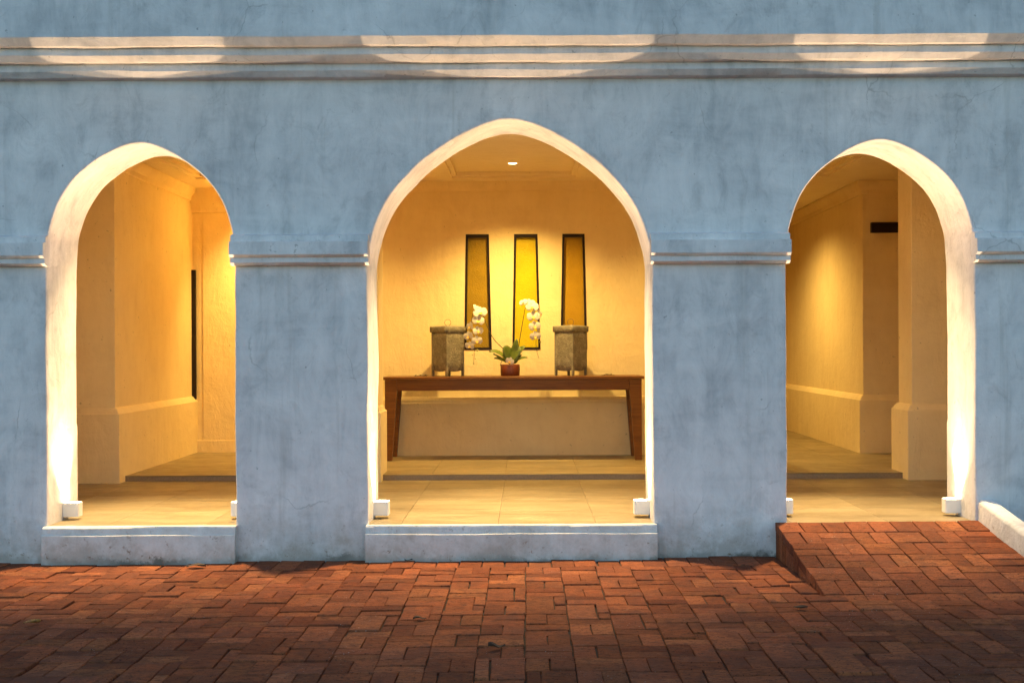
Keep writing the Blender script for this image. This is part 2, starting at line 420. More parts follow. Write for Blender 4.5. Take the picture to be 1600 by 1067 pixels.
# chamfered arris, reveal and the room side
for (pth, nrm), e in zip(paths, edges):
    rows = [[(x, wob(x, z), z) for x, z in e]]
    for k in range(13):
        y = CH+(THK-CH)*k/12
        rows.append([(x+nx*0.006*fnz(x*1.9+7, z*1.9, y*2.5)*min(1, k/2), y+wob(x, z)*(1-k/12), z+nz_*0.006*fnz(x*1.9+7, z*1.9, y*2.5)*min(1, k/2)) for (x, z), (nx, nz_) in zip(pth, nrm)])
    fm.grid(rows)
    edges_back = rows[-1]
wall_face = fm.build('wall_face', M['wall'], facade, weld=0.0006, wn=True)
bk = MB()
for pi in range(4):
    xa = XL if pi == 0 else paths[pi-1][0][-1][0]
    xb = XR if pi == 3 else paths[pi][0][0][0]
    bk.grid([[(xa, THK, z), (xb, THK, z)] for z in (ZB, ZS)], flip=True)
ccols = []
for pi in range(4):
    xa = XL if pi == 0 else paths[pi-1][0][-1-NJ][0]
    xb = XR if pi == 3 else paths[pi][0][NJ][0]
    ccols += [(xa, ZS), (xb, ZS)]
    if pi < 3: ccols += paths[pi][0][NJ+1:len(paths[pi][0])-NJ-1]
bk.grid([[(x, THK, z) for x, z in ccols], [(x, THK, 3.6) for x, z in ccols]], flip=True)
bk.build('inner_face', M['inner'], facade)

def moulding(name, profile, x0, x1, mat, parent, seed=0, step=0.05, amp=0.005, bevel=0.004):
    """profile [(out, z)] run along x with hand-made waver, closed ends"""
    mb = MB(); n = max(2, int((x1-x0)/step)); rows = []
    for k in range(n+1):
        x = lerp(x0, x1, k/n)
        r = []
        for q, (p, z) in enumerate(profile):
            a = amp if p > 0.001 else 0
            r.append((x, -p+a*0.8*fnz(x*1.6, q*0.9+seed, 2.0), z+a*fnz(x*1.5, q*0.5+seed, 8.0)))
        rows.append(r)
    mb.grid(rows, flip=False)
    N = len(profile)
    back = [(x0, 0.02, profile[0][1]), (x0, 0.02, profile[-1][1])]
    mb.add(rows[0]+back[::-1], [tuple(range(N+2))[::-1]])
    mb.add(rows[-1]+[(x1, 0.02, profile[-1][1]), (x1, 0.02, profile[0][1])], [tuple(range(N+2))])
    return mb.build(name, mat, parent, bevel=bevel, weld=0.0004, seg=2)
CORN = [(0,3.368),(0.058,3.375),(0.095,3.415),(0.095,3.4635),(0.148,3.466),(0.19,3.502),(0.19,3.551),(0.238,3.554),(0.29,3.602),(0.29,3.8),(0.29,4.1),(0.29,4.75),(0.35,4.80),(0.35,4.95),(0,5.0)]
moulding('cornice', CORN, XL, XR, M['wall'], facade, 1, 0.05, 0.0065)
IMP = [(0,2.064),(0.045,2.067),(0.068,2.082),(0.068,2.118),(0.082,2.120),(0.1,2.136),(0.1,2.226),(0.055,2.231),(0.055,2.270),(0,2.287)]
for k, (a, b) in enumerate(((XL, -3.362), (-2.070, -1.104), (0.869, 1.845), (3.137, XR))):
    moulding('impost_moulding', IMP, a, b, M['wall'], facade, 5+k*2, 0.04, 0.004, 0.003)
THR = [(0.078,-0.1),(0.078,0.02),(0.078,0.10),(0.076,0.180),(0.060,0.190),(0.056,0.230),(0.044,0.2405),(-0.015,0.2405)]
for k, (a, b) in enumerate(((-3.392, -2.043), (-1.132, 0.906))):
    moulding('threshold', THR, a, b, M['trim'], facade, 15+k, 0.05, 0.006, 0.006)
# dado on the room side of the piers
for k, (a, b) in enumerate(((-5.6, -3.392), (-2.040, -1.134), (0.899, 1.815), (3.167, 5.5))):
    mb = MB()
    pr = [(THK-0.004, 0.20), (THK+0.05, 0.20), (THK+0.05, 0.90), (THK+0.008, 0.965), (THK-0.004, 0.965)]
    rows = [[(x, y, z) for y, z in pr] for x in (a, b)]
    mb.grid(rows); mb.add(rows[0], [(0,1,2,3,4)]); mb.add(rows[1], [(4,3,2,1,0)])
    mb.build('dado', M['wall'], facade, bevel=0.006, weld=0.0004)

# ------------------------------------------------------------------ interior: floors
F1, F2, YS = 0.2405, 0.2935, 2.78
fl = MB().box((-5.3, 0.015, 0.05), (5.3, YS+0.2, F1-0.006)).build('floor', M['riser']); tag(fl, kind='structure')
rf = MB().box((-5.3, YS, 0.06), (5.3, 9.2, F2-0.006)).build('raised_floor', M['riser']); tag(rf, kind='structure')
TL = {}
def tiles(parent, xs, ys, z):
    for a, b in zip(xs, xs[1:]):
        for c_, d in zip(ys, ys[1:]):
            key = (round(b-a, 3), round(d-c_, 3))
            if key not in TL:
                hx, hy = (b-a)/2-0.0012, (d-c_)/2-0.0012
                mb = MB(); bv = 0.002
                rows = [[(-ax, -ay, z_), (ax, -ay, z_), (ax, ay, z_), (-ax, ay, z_), (-ax, -ay, z_)] for ax, ay, z_ in ((hx, hy, -0.012), (hx, hy, -bv), (hx-bv, hy-bv, 0))]
                mb.grid(rows); mb.add(rows[2][:4], [(0,1,2,3)])
                TL[key] = mb.mesh('floor_tile', M['stone'])
            o = link('floor_tile', TL[key], parent); o.location = ((a+b)/2, (c_+d)/2, z)
xs = [-0.207+0.69*k for k in range(-7, 8)]
tiles(fl, xs, [0.016, 0.71, 1.40, 2.09, YS-0.001], F1)
tiles(rf, xs, [YS-0.004, 3.45, 4.14, 4.83, 5.52, 6.21, 6.90, 7.59, 8.28, 9.0], F2)

# ------------------------------------------------------------------ interior: ceiling
ZC = 3.30
cm = MB(); TR = [(-3.55, -2.1), (-0.795, 0.535), (1.9, 3.25)]; TY = (3.1, 4.45)
cm.box((-5.3, THK-0.02, ZC), (5.3, TY[0], ZC+0.2)); cm.box((-5.3, TY[1], ZC), (5.3, 9.2, ZC+0.2))
px_ = -5.3
for a, b in TR+[(5.3, None)]:
    cm.box((px_, TY[0], ZC), (a, TY[1], ZC+0.2)); px_ = b
for a, b in TR: cm.box((a-0.01, TY[0]-0.01, ZC+0.06), (b+0.01, TY[1]+0.01, ZC+0.19))
ceil = cm.build('ceiling', M['ceil']); tag(ceil, kind='structure')
for a, b in TR:
    mb = MB(); s = 0.05
    for (p, q) in (((a, TY[0]), (b, TY[0]+s)), ((a, TY[1]-s), (b, TY[1])), ((a, TY[0]+s), (a+s, TY[1]-s)), ((b-s, TY[0]+s), (b, TY[1]-s))):
        mb.box((p[0], p[1], ZC+0.022), (q[0], q[1], ZC+0.065))
    mb.build('tray_moulding', M['ceil'], ceil)

# ------------------------------------------------------------------ interior: walls and piers
def mass(name, label, x0, x1, y0, y1, faces, mat=None, zb=0.2, zt=3.32, dz=0.935, pl=0.055, cornice='', cat_='wall'):
    """shaft + projecting dado (x0..y1 are the dado's outer faces on the sides named in 'faces')"""
    mat = mat or M['inner']
    t = thing(name, label, cat_)
    sx0, sx1, sy0, sy1 = x0+pl*('l' in faces), x1-pl*('r' in faces), y0+pl*('f' in faces), y1-pl*('b' in faces)
    MB().box((sx0, sy0, zb), (sx1, sy1, zt)).build('shaft', mat, t, bevel=0.008)
    mb = MB(); rows = []
    for ins, z in ((0, zb), (0, dz-0.055), (0.012, dz-0.05), (0.02, dz-0.03), (pl*0.8, dz)):
        a0, a1, b0, b1 = x0+ins*('l' in faces), x1-ins*('r' in faces), y0+ins*('f' in faces), y1-ins*('b' in faces)
        rows.append([(a0, b0, z), (a1, b0, z), (a1, b1, z), (a0, b1, z), (a0, b0, z)])
    mb.grid(rows); mb.add(rows[-1][:4], [(0,1,2,3)])
    mb.build('dado', mat, t, bevel=0.006, weld=0.0004)
    if cornice:
        mb = MB(); rows = []
        for out, z in ((0, ZC-0.15), (0.018, ZC-0.145), (0.022, ZC-0.10), (0.07, ZC-0.045), (0.075, ZC-0.004)):
            a0, a1, b0, b1 = sx0-out*('l' in cornice), sx1+out*('r' in cornice), sy0-out*('f' in cornice), sy1+out*('b' in cornice)
            rows.append([(a0, b0, z), (a1, b0, z), (a1, b1, z), (a0, b1, z), (a0, b0, z)])
        mb.grid(rows); mb.build('ceiling_cornice', mat, t, bevel=0.003, weld=0.0004)
    return t
mass('thick_wall', 'deep cream plastered wall corner seen through the left arch', -5.25, -3.765, 2.62, 5.30, 'rf', cornice='r')
mass('room_pier', 'cream plastered inner pier between the left and middle arches', -2.45, -1.352, 2.62, 3.12, 'lrfb', pl=0.03)
mass('room_pier', 'cream plastered inner pier between the middle and right arches', 1.135, 2.10, 2.62, 3.12, 'lrfb', pl=0.03)
mass('room_pier', 'cream plastered column with square base seen inside the right arch, nearest its right jamb', 3.515, 5.25, 2.62, 3.12, 'lfb')
mass('passage_wall', 'long cream wall running back from the right arch, lit from above', 3.67, 5.25, 4.77, 9.1, 'lf', cornice='lf')
# left end wall
t = thing('end_wall', 'brightly lit yellow wall at the back of the left arch', 'wall')
MB().box((-3.9, 5.25, 0.2), (-2.5, 5.5, 3.32)).build('shaft', M['inner'], t)
MB().box((-3.80, 5.225, 0.2), (-2.6, 5.255, 0.43)).build('skirting', M['inner'], t, bevel=0.004)
MB().box((-3.70, 5.238, 0.43), (-2.6, 5.262, 3.05)).build('panel', M['inner'], t, bevel=0.004)
mb = MB(); rows = [[(x, 5.25-o_, z) for o_, z in ((-0.01, 3.02), (0.03, 3.03), (0.035, 3.06), (0.10, 3.16), (0.10, 3.31))] for x in (-3.82, -2.5)]
mb.grid(rows, flip=True); mb.build('ceiling_cornice', M['inner'], t, bevel=0.003)
o = MB().box((-3.825, 5.205, 0.90), (-3.772, 5.237, 2.375)).build('timber_strip', M['dark'], t, bevel=0.004); tag(o, 'dark timber strip in the corner')
# outer enclosure of the room
t = thing('enclosing_wall', 'plain cream side and rear walls closing the dim room behind the arches', 'wall')
MB().box((-5.45, THK, 0.05), (-5.25, 9.2, 3.5)).build('side_panel', M['inner'], t)
MB().box((5.25, THK, 0.05), (5.45, 9.2, 3.5)).build('side_panel', M['inner'], t)
MB().box((-5.25, 9.05, 0.05), (5.25, 9.25, 3.5)).build('rear_panel', M['inner'], t)
MB().box((-6.2, 0.02, 3.5), (6.0, 9.3, 3.62)).build('roof_slab', M['inner'], t)

# middle back wall with three tapered slot windows
BW = 4.75
SC = 13.15/1865
bw = thing('back_wall', 'warm lit cream wall behind the wooden table, pierced by three narrow tapered windows', 'wall')
WIN = []
for (tl, tr, bl, br) in ((728.5, 764.5, 725.5, 768.5), (804, 840.5, 800.5, 844.5), (879.5, 914, 875.5, 917.5)):
    WIN.append([(tl-823)*SC, (tr-823)*SC, (bl-823)*SC, (br-823)*SC])
WZ0, WZ1 = 1.453, 2.722
wm = MB(); X0, X1 = -2.6, 2.55
wm.grid([[(X0, BW, z), (X1, BW, z)] for z in (0.2, WZ0)])
wm.grid([[(X0, BW, z), (X1, BW, z)] for z in (WZ1, 3.32)])
le_b, le_t = X0, X0
for (tl, tr, bl, br) in WIN+[[X1]*4]:
    wm.grid([[(le_b, BW, WZ0), (bl, BW, WZ0)], [(le_t, BW, WZ1), (tl, BW, WZ1)]]); le_b, le_t = br, tr
DW = 0.30
for (tl, tr, bl, br) in WIN:
    ring = [(bl, WZ0), (br, WZ0), (tr, WZ1), (tl, WZ1), (bl, WZ0)]
    wm.grid([[(x, BW, z) for x, z in ring], [(x, BW+DW, z) for x, z in ring]])
wm.grid([[(X0, BW+DW, 0.2), (X0, BW+DW, 3.32)], [(X0, BW, 0.2), (X0, BW, 3.32)]], flip=True)
wm.grid([[(X1, BW+DW, 0.2), (X1, BW+DW, 3.32)], [(X1, BW, 0.2), (X1, BW, 3.32)]])
wm.grid([[(X0, BW+DW, z), (X1, BW+DW, z)] for z in (0.2, 3.32)], flip=True)
wm.build('shaft', M['inner'], bw, weld=0.0005)
mb = MB(); rows = [[(x, BW-o_, z) for o_, z in ((0.055, 0.2), (0.055, 0.865), (0.043, 0.875), (0.038, 0.90), (-0.005, 0.94))] for x in (X0, X1)]
mb.grid(rows); mb.build('dado', M['inner'], bw, bevel=0.006, weld=0.0004)
mb = MB(); rows = [[(x, BW-o_, z) for o_, z in ((-0.005, 3.195), (0.018, 3.20), (0.022, 3.225), (0.06, 3.275), (0.065, 3.31))] for x in (X0, X1)]
mb.grid(rows); mb.build('ceiling_cornice', M['inner'], bw, bevel=0.003, weld=0.0004)
WL = ['dark framed window with dull bronze-yellow glass, left of the three', 'dark framed window with bright lemon-yellow glass, middle of the three', 'dark framed window with orange-amber glass, right of the three']
M['amber2'] = amber('orange_glass', (0.37, 0.215, 0.006), (0.45, 0.265, 0.008))
for k, ((tl, tr, bl, br), lab) in enumerate(zip(WIN, WL)):
    fw = 0.024; mb = MB()
    outer = [(bl, WZ0), (br, WZ0), (tr, WZ1), (tl, WZ1)]
    inner = [(bl+fw, WZ0+fw), (br-fw, WZ0+fw), (tr-fw, WZ1-fw*1.5), (tl+fw, WZ1-fw*1.5)]
    yf, yb = BW-0.006, BW+0.06
    for a in range(4):
        b = (a+1) % 4
        q = [(*outer[a], ), (*outer[b], ), (*inner[b], ), (*inner[a], )]
        vs = [(x, yf, z) for x, z in q]+[(x, yb, z) for x, z in q]
        mb.add(vs, [(0,1,2,3), (7,6,5,4), (0,4,5,1), (1,5,6,2), (2,6,7,3), (3,7,4,0)])
    o = mb.build('window', M['dark'], bw); tag(o, lab)
    yp = BW+0.03
    pv = [(x, yp, z) for x, z in inner]+[(x, yp+0.012, z) for x, z in inner]
    MB().add(pv, [(0,1,2,3), (7,6,5,4), (0,4,5,1), (1,5,6,2), (2,6,7,3), (3,7,4,0)]).build('pane', M[('amber', 'lemon', 'amber2')[k]], o)
# dark bar on the shaded wall at the right
o = MB().box((3.81, 4.77, 2.725), (4.9, 4.823, 2.838)).build('wall_bar', M['dark'], bevel=0.004); tag(o, 'dark wooden bar across the shaded wall high inside the right arch', 'beam')

# ------------------------------------------------------------------ brick ramp and kerb at the right
ramp = thing('brick_ramp', 'red brick ramp leading up from the court to the right arch', 'ramp')
RZ = 0.236; sl = RZ/(-RY); ang = math.atan(sl)
def rz(y): return RZ+sl*min(0, y)
mb = MB()
sec = [(0.0, -0.1), (0.0, RZ-0.014), (RY-0.1, rz(RY-0.1)-0.014), (RY-0.1, -0.1)]
rows = [[(x, y, z+gz(x)*0.8) for y, z in sec+[sec[0]]] for x in (RX0+0.035, RX1+0.02)]
mb.grid(rows); mb.add(rows[0][:4], [(3,2,1,0)]); mb.add(rows[1][:4], [(0,1,2,3)])
mb.build('core', M['dirt'], ramp)
rr = random.Random(5)
def ramp_brick(cx, cs, lx, ls):
    """cs: distance down the slope from the threshold"""
    lx -= JT; ls -= JT
    swap = lx < ls-0.02 and abs(ls-(MOD-JT)) < 0.003
    a, b = (ls, lx) if swap else (lx, ls)
    _, me = brick_data(a, b, rr.randrange(5))
    o = link('brick', me, ramp)
    y = -cs*math.cos(ang); z = RZ-cs*math.sin(ang)
    o.matrix_local = Matrix.Translation((cx+rr.gauss(0, .0012), y, z+gz(cx)*0.8+rr.gauss(0, 0.002))) @ Matrix.Rotation(ang+rr.gauss(0, .008), 4, 'X') @ Matrix.Rotation(rr.gauss(0, .008), 4, 'Y') @ Matrix.Rotation(rr.gauss(0, .006)+(PI/2 if swap else 0), 4, 'Z')
LS = -RY/math.cos(ang)
x = RX0
while x < RX1-0.05:
    wd = min(0.16, RX1-x); ramp_brick(x+wd/2, 0.115, wd, 0.235); x += wd
ncol = 5; j = 0; s0 = 0.236
while s0 < LS+0.06:
    for i in range(ncol):
        cx = RX0+(i+0.5)*MOD; cs = s0+MOD/2
        if (i+j) % 2 == 1:
            ramp_brick(cx, cs-MOD/4, MOD, MOD/2); ramp_brick(cx, cs+MOD/4, MOD, MOD/2)
        else:
            ramp_brick(cx-MOD/4, cs, MOD/2, MOD); ramp_brick(cx+MOD/4, cs, MOD/2, MOD)
    xr = RX0+ncol*MOD
    for q in (-1, 1): ramp_brick((xr+RX1)/2, s0+MOD/2+q*MOD/4, RX1-xr, MOD/2)
    s0 += MOD; j += 1
# bricks laid on edge along the ramp's open side
y = 0.0
while y > RY+0.12:
    ln = rr.choice((0.11, 0.115, 0.23)); y2 = max(y-ln, RY+0.06)
    h1, h2 = rz(y)-0.066, rz(y2)-0.066
    if h1 < 0.02: break
    h2 = max(h2, 0.004); g_ = 0.0025; xo = RX0+0.003+rr.uniform(-0.004, 0.004)
    bot = -0.03
    vs = [(xo, y-g_, bot), (xo, y2+g_, bot), (xo, y2+g_, h2+gz(RX0)), (xo, y-g_, h1+gz(RX0))]
    vs += [(xx+0.05, yy, zz) for xx, yy, zz in vs]
    MB().add(vs, [(0,1,2,3), (7,6,5,4), (0,4,5,1), (1,5,6,2), (2,6,7,3), (3,7,4,0)]).build('brick', M['brick'], ramp, bevel=0.003, seg=1)
    y = y2
mb = MB(); rows = []
for k in range(25):
    y = 0.0-2.6*k/24; zt = max(rz(y), -0.03)+0.165+0.004*fnz(y*3, 4); q = 0.004*fnz(y*2.2, 9.0)
    if y < RY: zt = 0.165+0.03*(y-RY)
    rows.append([(3.165+q, y, -0.1), (3.172+q, y, zt-0.03), (3.182+q, y, zt-0.01), (3.20+q, y, zt), (3.27+q, y, zt+0.002), (3.29+q, y, zt-0.012), (3.30+q, y, -0.1)])
mb.grid(rows); mb.add(rows[-1], [tuple(range(7))]); mb.add(rows[0], [tuple(range(7))[::-1]])
o = mb.build('kerb_wall', M['trim'], wn=True); tag(o, 'low white plastered kerb running down beside the brick ramp', 'kerb')

# ------------------------------------------------------------------ lamps
UPC = (1.0, 0.68, 0.39); DNC = (1.0, 0.65, 0.19); GLC = (1.0, 0.72, 0.35)
UPW = 6.3; DNW = 78.0; GLW = 460.0
def uplight(x, face, label):
    """box sconce on a jamb; face = +1 when it sticks out to +x"""
    t = thing('wall_uplight', label, 'lamp', (x, 0.335, 0.262), 0 if face > 0 else PI, 'small white uplights at the feet of the arches')
    hw, dp, ht = 0.052, 0.112, 0.102
    plan = [(-0.004, -hw)]+[(dp-0.022+0.022*math.sin(a), -hw+0.022-0.022*math.cos(a)) for a in [i*PI/8 for i in range(5)]]
    plan += [(x_, -y_) for x_, y_ in plan[::-1]]
    n = len(plan); mb = MB()
    cx, cy = dp/2, 0
    def ring(s, z): return [(cx+(px-cx)*s, cy+(py-cy)*s, z) for px, py in plan]
    rings = [ring(0.93, 0), ring(1, 0.004), ring(1, ht), ring(0.94, ht+0.001), ring(0.90, ht-0.004), ring(0.88, ht-0.012)]
    mb.grid([r+[r[0]] for r in rings]); mb.add(rings[0], [tuple(range(n))[::-1]]); mb.add(rings[-1], [tuple(range(n))])
    mb.build('housing', M['white'], t, smooth=False)
    mb = MB(); mb.lathe([(0.0, 0.0), (0.036, 0.0), (0.039, -0.003), (0.039, -0.012)], 20, (0.056, 0, ht+0.002)); mb.f = [f[::-1] for f in mb.f]
    mb.build('lens', M['uplens'], t)
    ld = bpy.data.lights.new('uplight_beam', 'AREA'); ld.shape = 'DISK'; ld.size = 0.034; ld.energy = UPW; ld.color = UPC; ld.spread = math.radians(80)
    lo = bpy.data.objects.new('uplight_beam', ld); C.objects.link(lo); lo.parent = t
    lo.location = (0.034, 0, ht+0.004); lo.rotation_euler = Vector((0.05, -face*0.13, 1.0)).to_track_quat('-Z', 'Y').to_euler()
AX = [(a[0]-a[2], a[0]+a[2]) for a in ARCH]
uplight(AX[0][0], 1, 'small white uplight on the left jamb of the left arch')
uplight(AX[0][1], -1, 'small white uplight half hidden at the right jamb of the left arch')
uplight(AX[1][0], 1, 'small white uplight on the left jamb of the middle arch')
uplight(AX[1][1], -1, 'small white uplight on the right jamb of the middle arch')
uplight(AX[2][0], 1, 'small white uplight half hidden at the left jamb of the right arch')
uplight(AX[2][1], -1, 'small white uplight on the right jamb of the right arch, beside the kerb')
def downlight(x, y, z, label, e, cone=152, blend=0.8, tilt=0, col=DNC, k=1.0):
    t = thing('downlight', label, 'lamp', (x, y, z), 0, 'recessed ceiling downlights')
    mb = MB(); mb.lathe([(0.040*k, -0.001), (0.062*k, -0.006), (0.066*k, 0.0)], 24); mb.f = [f[::-1] for f in mb.f]
    mb.build('trim_ring', M['white'], t, smooth=True)
    mb = MB(); mb.lathe([(0.0, -0.002), (0.041*k, -0.002)], 24); mb.f = [f[::-1] for f in mb.f]; mb.build('lens', M['dlens'], t)
    ld = bpy.data.lights.new('downlight_beam', 'SPOT'); ld.energy = e; ld.color = col; ld.spot_size = math.radians(cone); ld.spot_blend = blend; ld.shadow_soft_size = 0.03*k
    lo = bpy.data.objects.new('downlight_beam', ld); C.objects.link(lo); lo.parent = t; lo.location = (0, 0, -0.04); lo.rotation_euler = (math.radians(-tilt), 0, 0)
downlight(-0.137, 3.82, ZC+0.06, 'glowing round downlight in the ceiling panel above the table', DNW*2.3, 126, 1.0)
downlight(-1.95, 3.85, ZC, 'ceiling downlight hidden behind the wall left of the middle arch', DNW*0.55, 118, 1.0)
downlight(1.7, 3.85, ZC, 'ceiling downlight hidden behind the wall right of the middle arch', DNW*0.55, 118, 1.0)
downlight(-2.72, 4.70, ZC, 'ceiling downlight lighting the end wall in the left arch', DNW*1.65, 105, 1.0, -24)
for nm, gx in (('left', -2.75), ('middle', -0.12), ('right', 2.5)):  # unseen lamps added to brighten the paving and floor before each arch
    downlight(gx, 1.0, ZC, 'added unseen fill downlight in the front gallery over the %s arch' % nm, GLW*(0.85 if nm == 'right' else 1.0), 82 if nm == 'middle' else 62, 1.0, 15, GLC, 3.2)
downlight(2.45, 6.4, ZC, 'ceiling downlight lighting the passage wall in the right arch', DNW*1.65, 150, 1.0)

# ------------------------------------------------------------------ table
TX = -0.143; TZ = 1.172
tb = thing('console_table', 'long dark wooden console table with tapered legs against the back wall', 'table', (TX, 4.37, F2))
hz = TZ-F2; hx = 1.372; dy = 0.285
MB().box((-hx, -dy, hz-0.03), (hx, dy, hz)).build('tabletop', M['wood'], tb, bevel=0.004)
lx = hx-0.027
for sx in (-1, 1):
    for sy in (-1, 1):
        y0, y1 = (-dy+0.012, -dy+0.085) if sy < 0 else (dy-0.085, dy-0.012)
        q = [(lx, hz-0.032), (lx, 0.0), (lx-0.07, 0.0), (lx-0.126, hz-0.145), (lx-0.126, hz-0.032)]
        vs = [(sx*x, y0, z) for x, z in q]+[(sx*x, y1, z) for x, z in q]
        fs = [tuple(range(5)), tuple(range(9, 4, -1))]+[(k, k+5, (k+1) % 5+5, (k+1) % 5) for k in range(5)]
        mb = MB().add(vs, fs); mb.build('leg', M['wood'], tb, bevel=0.003, weld=0.0001)
for sy in (-1, 1):
    y = sy*(dy-0.035); MB().box((-lx+0.12, y-0.012, hz-0.145), (lx-0.12, y+0.012, hz-0.031)).build('apron', M['wood'], tb)
for sx in (-1, 1):
    x = sx*(lx-0.04); MB().box((x-0.012, -dy+0.08, hz-0.135), (x+0.012, dy-0.08, hz-0.031)).build('apron', M['wood'], tb)

# ------------------------------------------------------------------ lidded boxes
def lidded_box(x, y, rot, label):
    t = thing('lidded_box', label, 'box', (x, y, TZ), rot, 'grey lidded boxes on the table')
    a = 0.123; b0, b1 = 0.066, 0.475
    mb = MB(); n = 10
    for s in range(4):
        R = Matrix.Rotation(s*PI/2, 3, 'Z'); rows = []
        for k in range(n+1):
            v = k/n; row = []
            for i in range(n+1):
                u = -1+2*i/n; bul = 1-u*u
                zb = b0-0.016*bul
                z = lerp(zb, b1, v)
                # soft cushion face set back from the corner posts, low belly
                out = a-0.001+0.012*bul*(1-0.5*v)+0.002*fnz(u*3+s*5, v*4, x)
                out -= 0.022*max(0, 1-v*5)**2
                if v > 0.9: out -= 0.006*(v-0.9)*10
                row.append(R @ Vector((u*a*0.97, -out, z)))
            rows.append(row)
        mb.grid(rows)
    mb.add([(-a*.9, -a*.9, b0+0.01), (a*.9, -a*.9, b0+0.01), (a*.9, a*.9, b0+0.01), (-a*.9, a*.9, b0+0.01)], [(3,2,1,0)])
    mb.build('body', M['zinc'], t, smooth=True, weld=0.0008)
    for sx in (-1, 1):
        for sy in (-1, 1):
            h = 0.0125; cx, cy = sx*(a-0.010), sy*(a-0.010)
            m2 = MB(); rws = []
            for z, s_ in ((0, 1.0), (0.06, 1.0), (0.25, 0.95), (b1, 1.0)):
                rws.append([(cx-h*s_, cy-h*s_, z), (cx+h*s_, cy-h*s_, z), (cx+h*s_, cy+h*s_, z), (cx-h*s_, cy+h*s_, z), (cx-h*s_, cy-h*s_, z)])
            m2.grid(rws); m2.add(rws[0][:4], [(3,2,1,0)]); m2.build('leg', M['zinc'], t, bevel=0.003, weld=0.0002)
    c = a+0.014; m3 = MB(); rws = []
    def sq(c_, z, n=6):
        pts = []
        for (p, q) in (((-1,-1),(1,-1)), ((1,-1),(1,1)), ((1,1),(-1,1)), ((-1,1),(-1,-1))):
            for i in range(n):
                u, v = lerp(p[0], q[0], i/n), lerp(p[1], q[1], i/n)
                e = 1-0.02*(1-max(-1, min(1, (u if abs(v) > .999 else v)))**2)
                pts.append((u*c_*e, v*c_*e, z+0.0025*fnz(u*2+x, v*2, z*9)))
        return pts+[pts[0]]
    for c_, z in ((c-0.016, 0.468), (c-0.004, 0.466), (c, 0.470), (c+0.001, 0.525), (c-0.005, 0.531), (c*0.6, 0.536), (0.002, 0.541)): rws.append(sq(c_, z))
    m3.grid(rws); lid = m3.build('lid', M['zinc'], t, smooth=True, weld=0.0003)
    for e in lid.data.polygons: e.use_smooth = True
    m4 = MB(); R_ = 0.034
    m4.tube([(R_*math.sin(k*2*PI/24), 0, 0.539+R_-R_*math.cos(k*2*PI/24)) for k in range(25)], 0.0026, 6)
    ro = m4.build('ring_handle', M['wire'], lid, smooth=True); ro.rotation_euler = (0, 0, -rot)
lidded_box(-0.846, 4.40, math.radians(44), 'grey embossed lidded box on legs, left of the orchid')
lidded_box(0.472, 4.40, math.radians(51), 'grey embossed lidded box on legs, right of the orchid')

# ------------------------------------------------------------------ orchid
OX, OY = -0.178, 4.36; OS = (OY+8.4)/1865
orc = thing('potted_orchid', 'white orchid with two flower sprays in a red clay pot on the table', 'plant', (OX, OY, TZ))
def opx(px, py, dy=0.0):       # place by sight line into the plant's own plane
    return Vector(((px-823)*OS-OX, dy, 1.495-(py-540)*OS-TZ))
mb = MB(); mb.lathe([(0.0, 0.0), (0.094, 0.0), (0.101, 0.01), (0.104, 0.06), (0.103, 0.118), (0.099, 0.124), (0.092, 0.120), (0.09, 0.10), (0.0, 0.10)], 28)
mb.build('pot', M['pot'], orc, smooth=True, weld=0.0004)
def leaf(base, tip, wd, sag, up, mat='leaf'):
    base, tip = Vector(base), Vector(tip); mb = MB(); rows = []
    d = tip-base; side = d.cross(Vector((0.0, -0.55, 0.85))).normalized()
    for k in range(9):
        t = k/8; p = base+d*t+Vector((0, 0, up*math.sin(PI*t)-sag*t*t)); w_ = wd*math.sin(PI*(0.10+0.90*t))**0.55+0.001 if t < 0.999 else 0.002
        if k == 8: w_ = 0.002
        rows.append([p+side*w_*u+Vector((0, -0.15*wd*(1-u*u), -0.35*wd*(1-abs(u)))) for u in (-1, -0.5, 0, 0.5, 1)])
    mb.grid(rows); o = mb.build('leaf', M[mat], orc, smooth=True)
    sm = o.modifiers.new('solid', 'SOLIDIFY'); sm.thickness = 0.0025
for (a, b, wd, up) in (((796, 566), (765, 548), 0.026, 0.03), ((795, 566), (771, 552), 0.02, 0.0), ((797, 566), (788, 540), 0.045, 0.02), ((800, 566), (812, 541), 0.05, 0.03), ((800, 562), (820, 540), 0.03, 0.01), ((803, 565), (824, 558), 0.018, 0.01), ((804, 566), (814, 553), 0.03, 0.02), ((793, 566), (772, 559), 0.018, 0.01), ((790, 565), (781, 570), 0.02, 0.03), ((799, 565), (808, 529), 0.03, 0.0)):
    leaf(opx(*a, random.uniform(-0.03, 0.03)), opx(*b, random.uniform(-0.09, 0.05)), wd*1.35, 0.0, up*1.5)
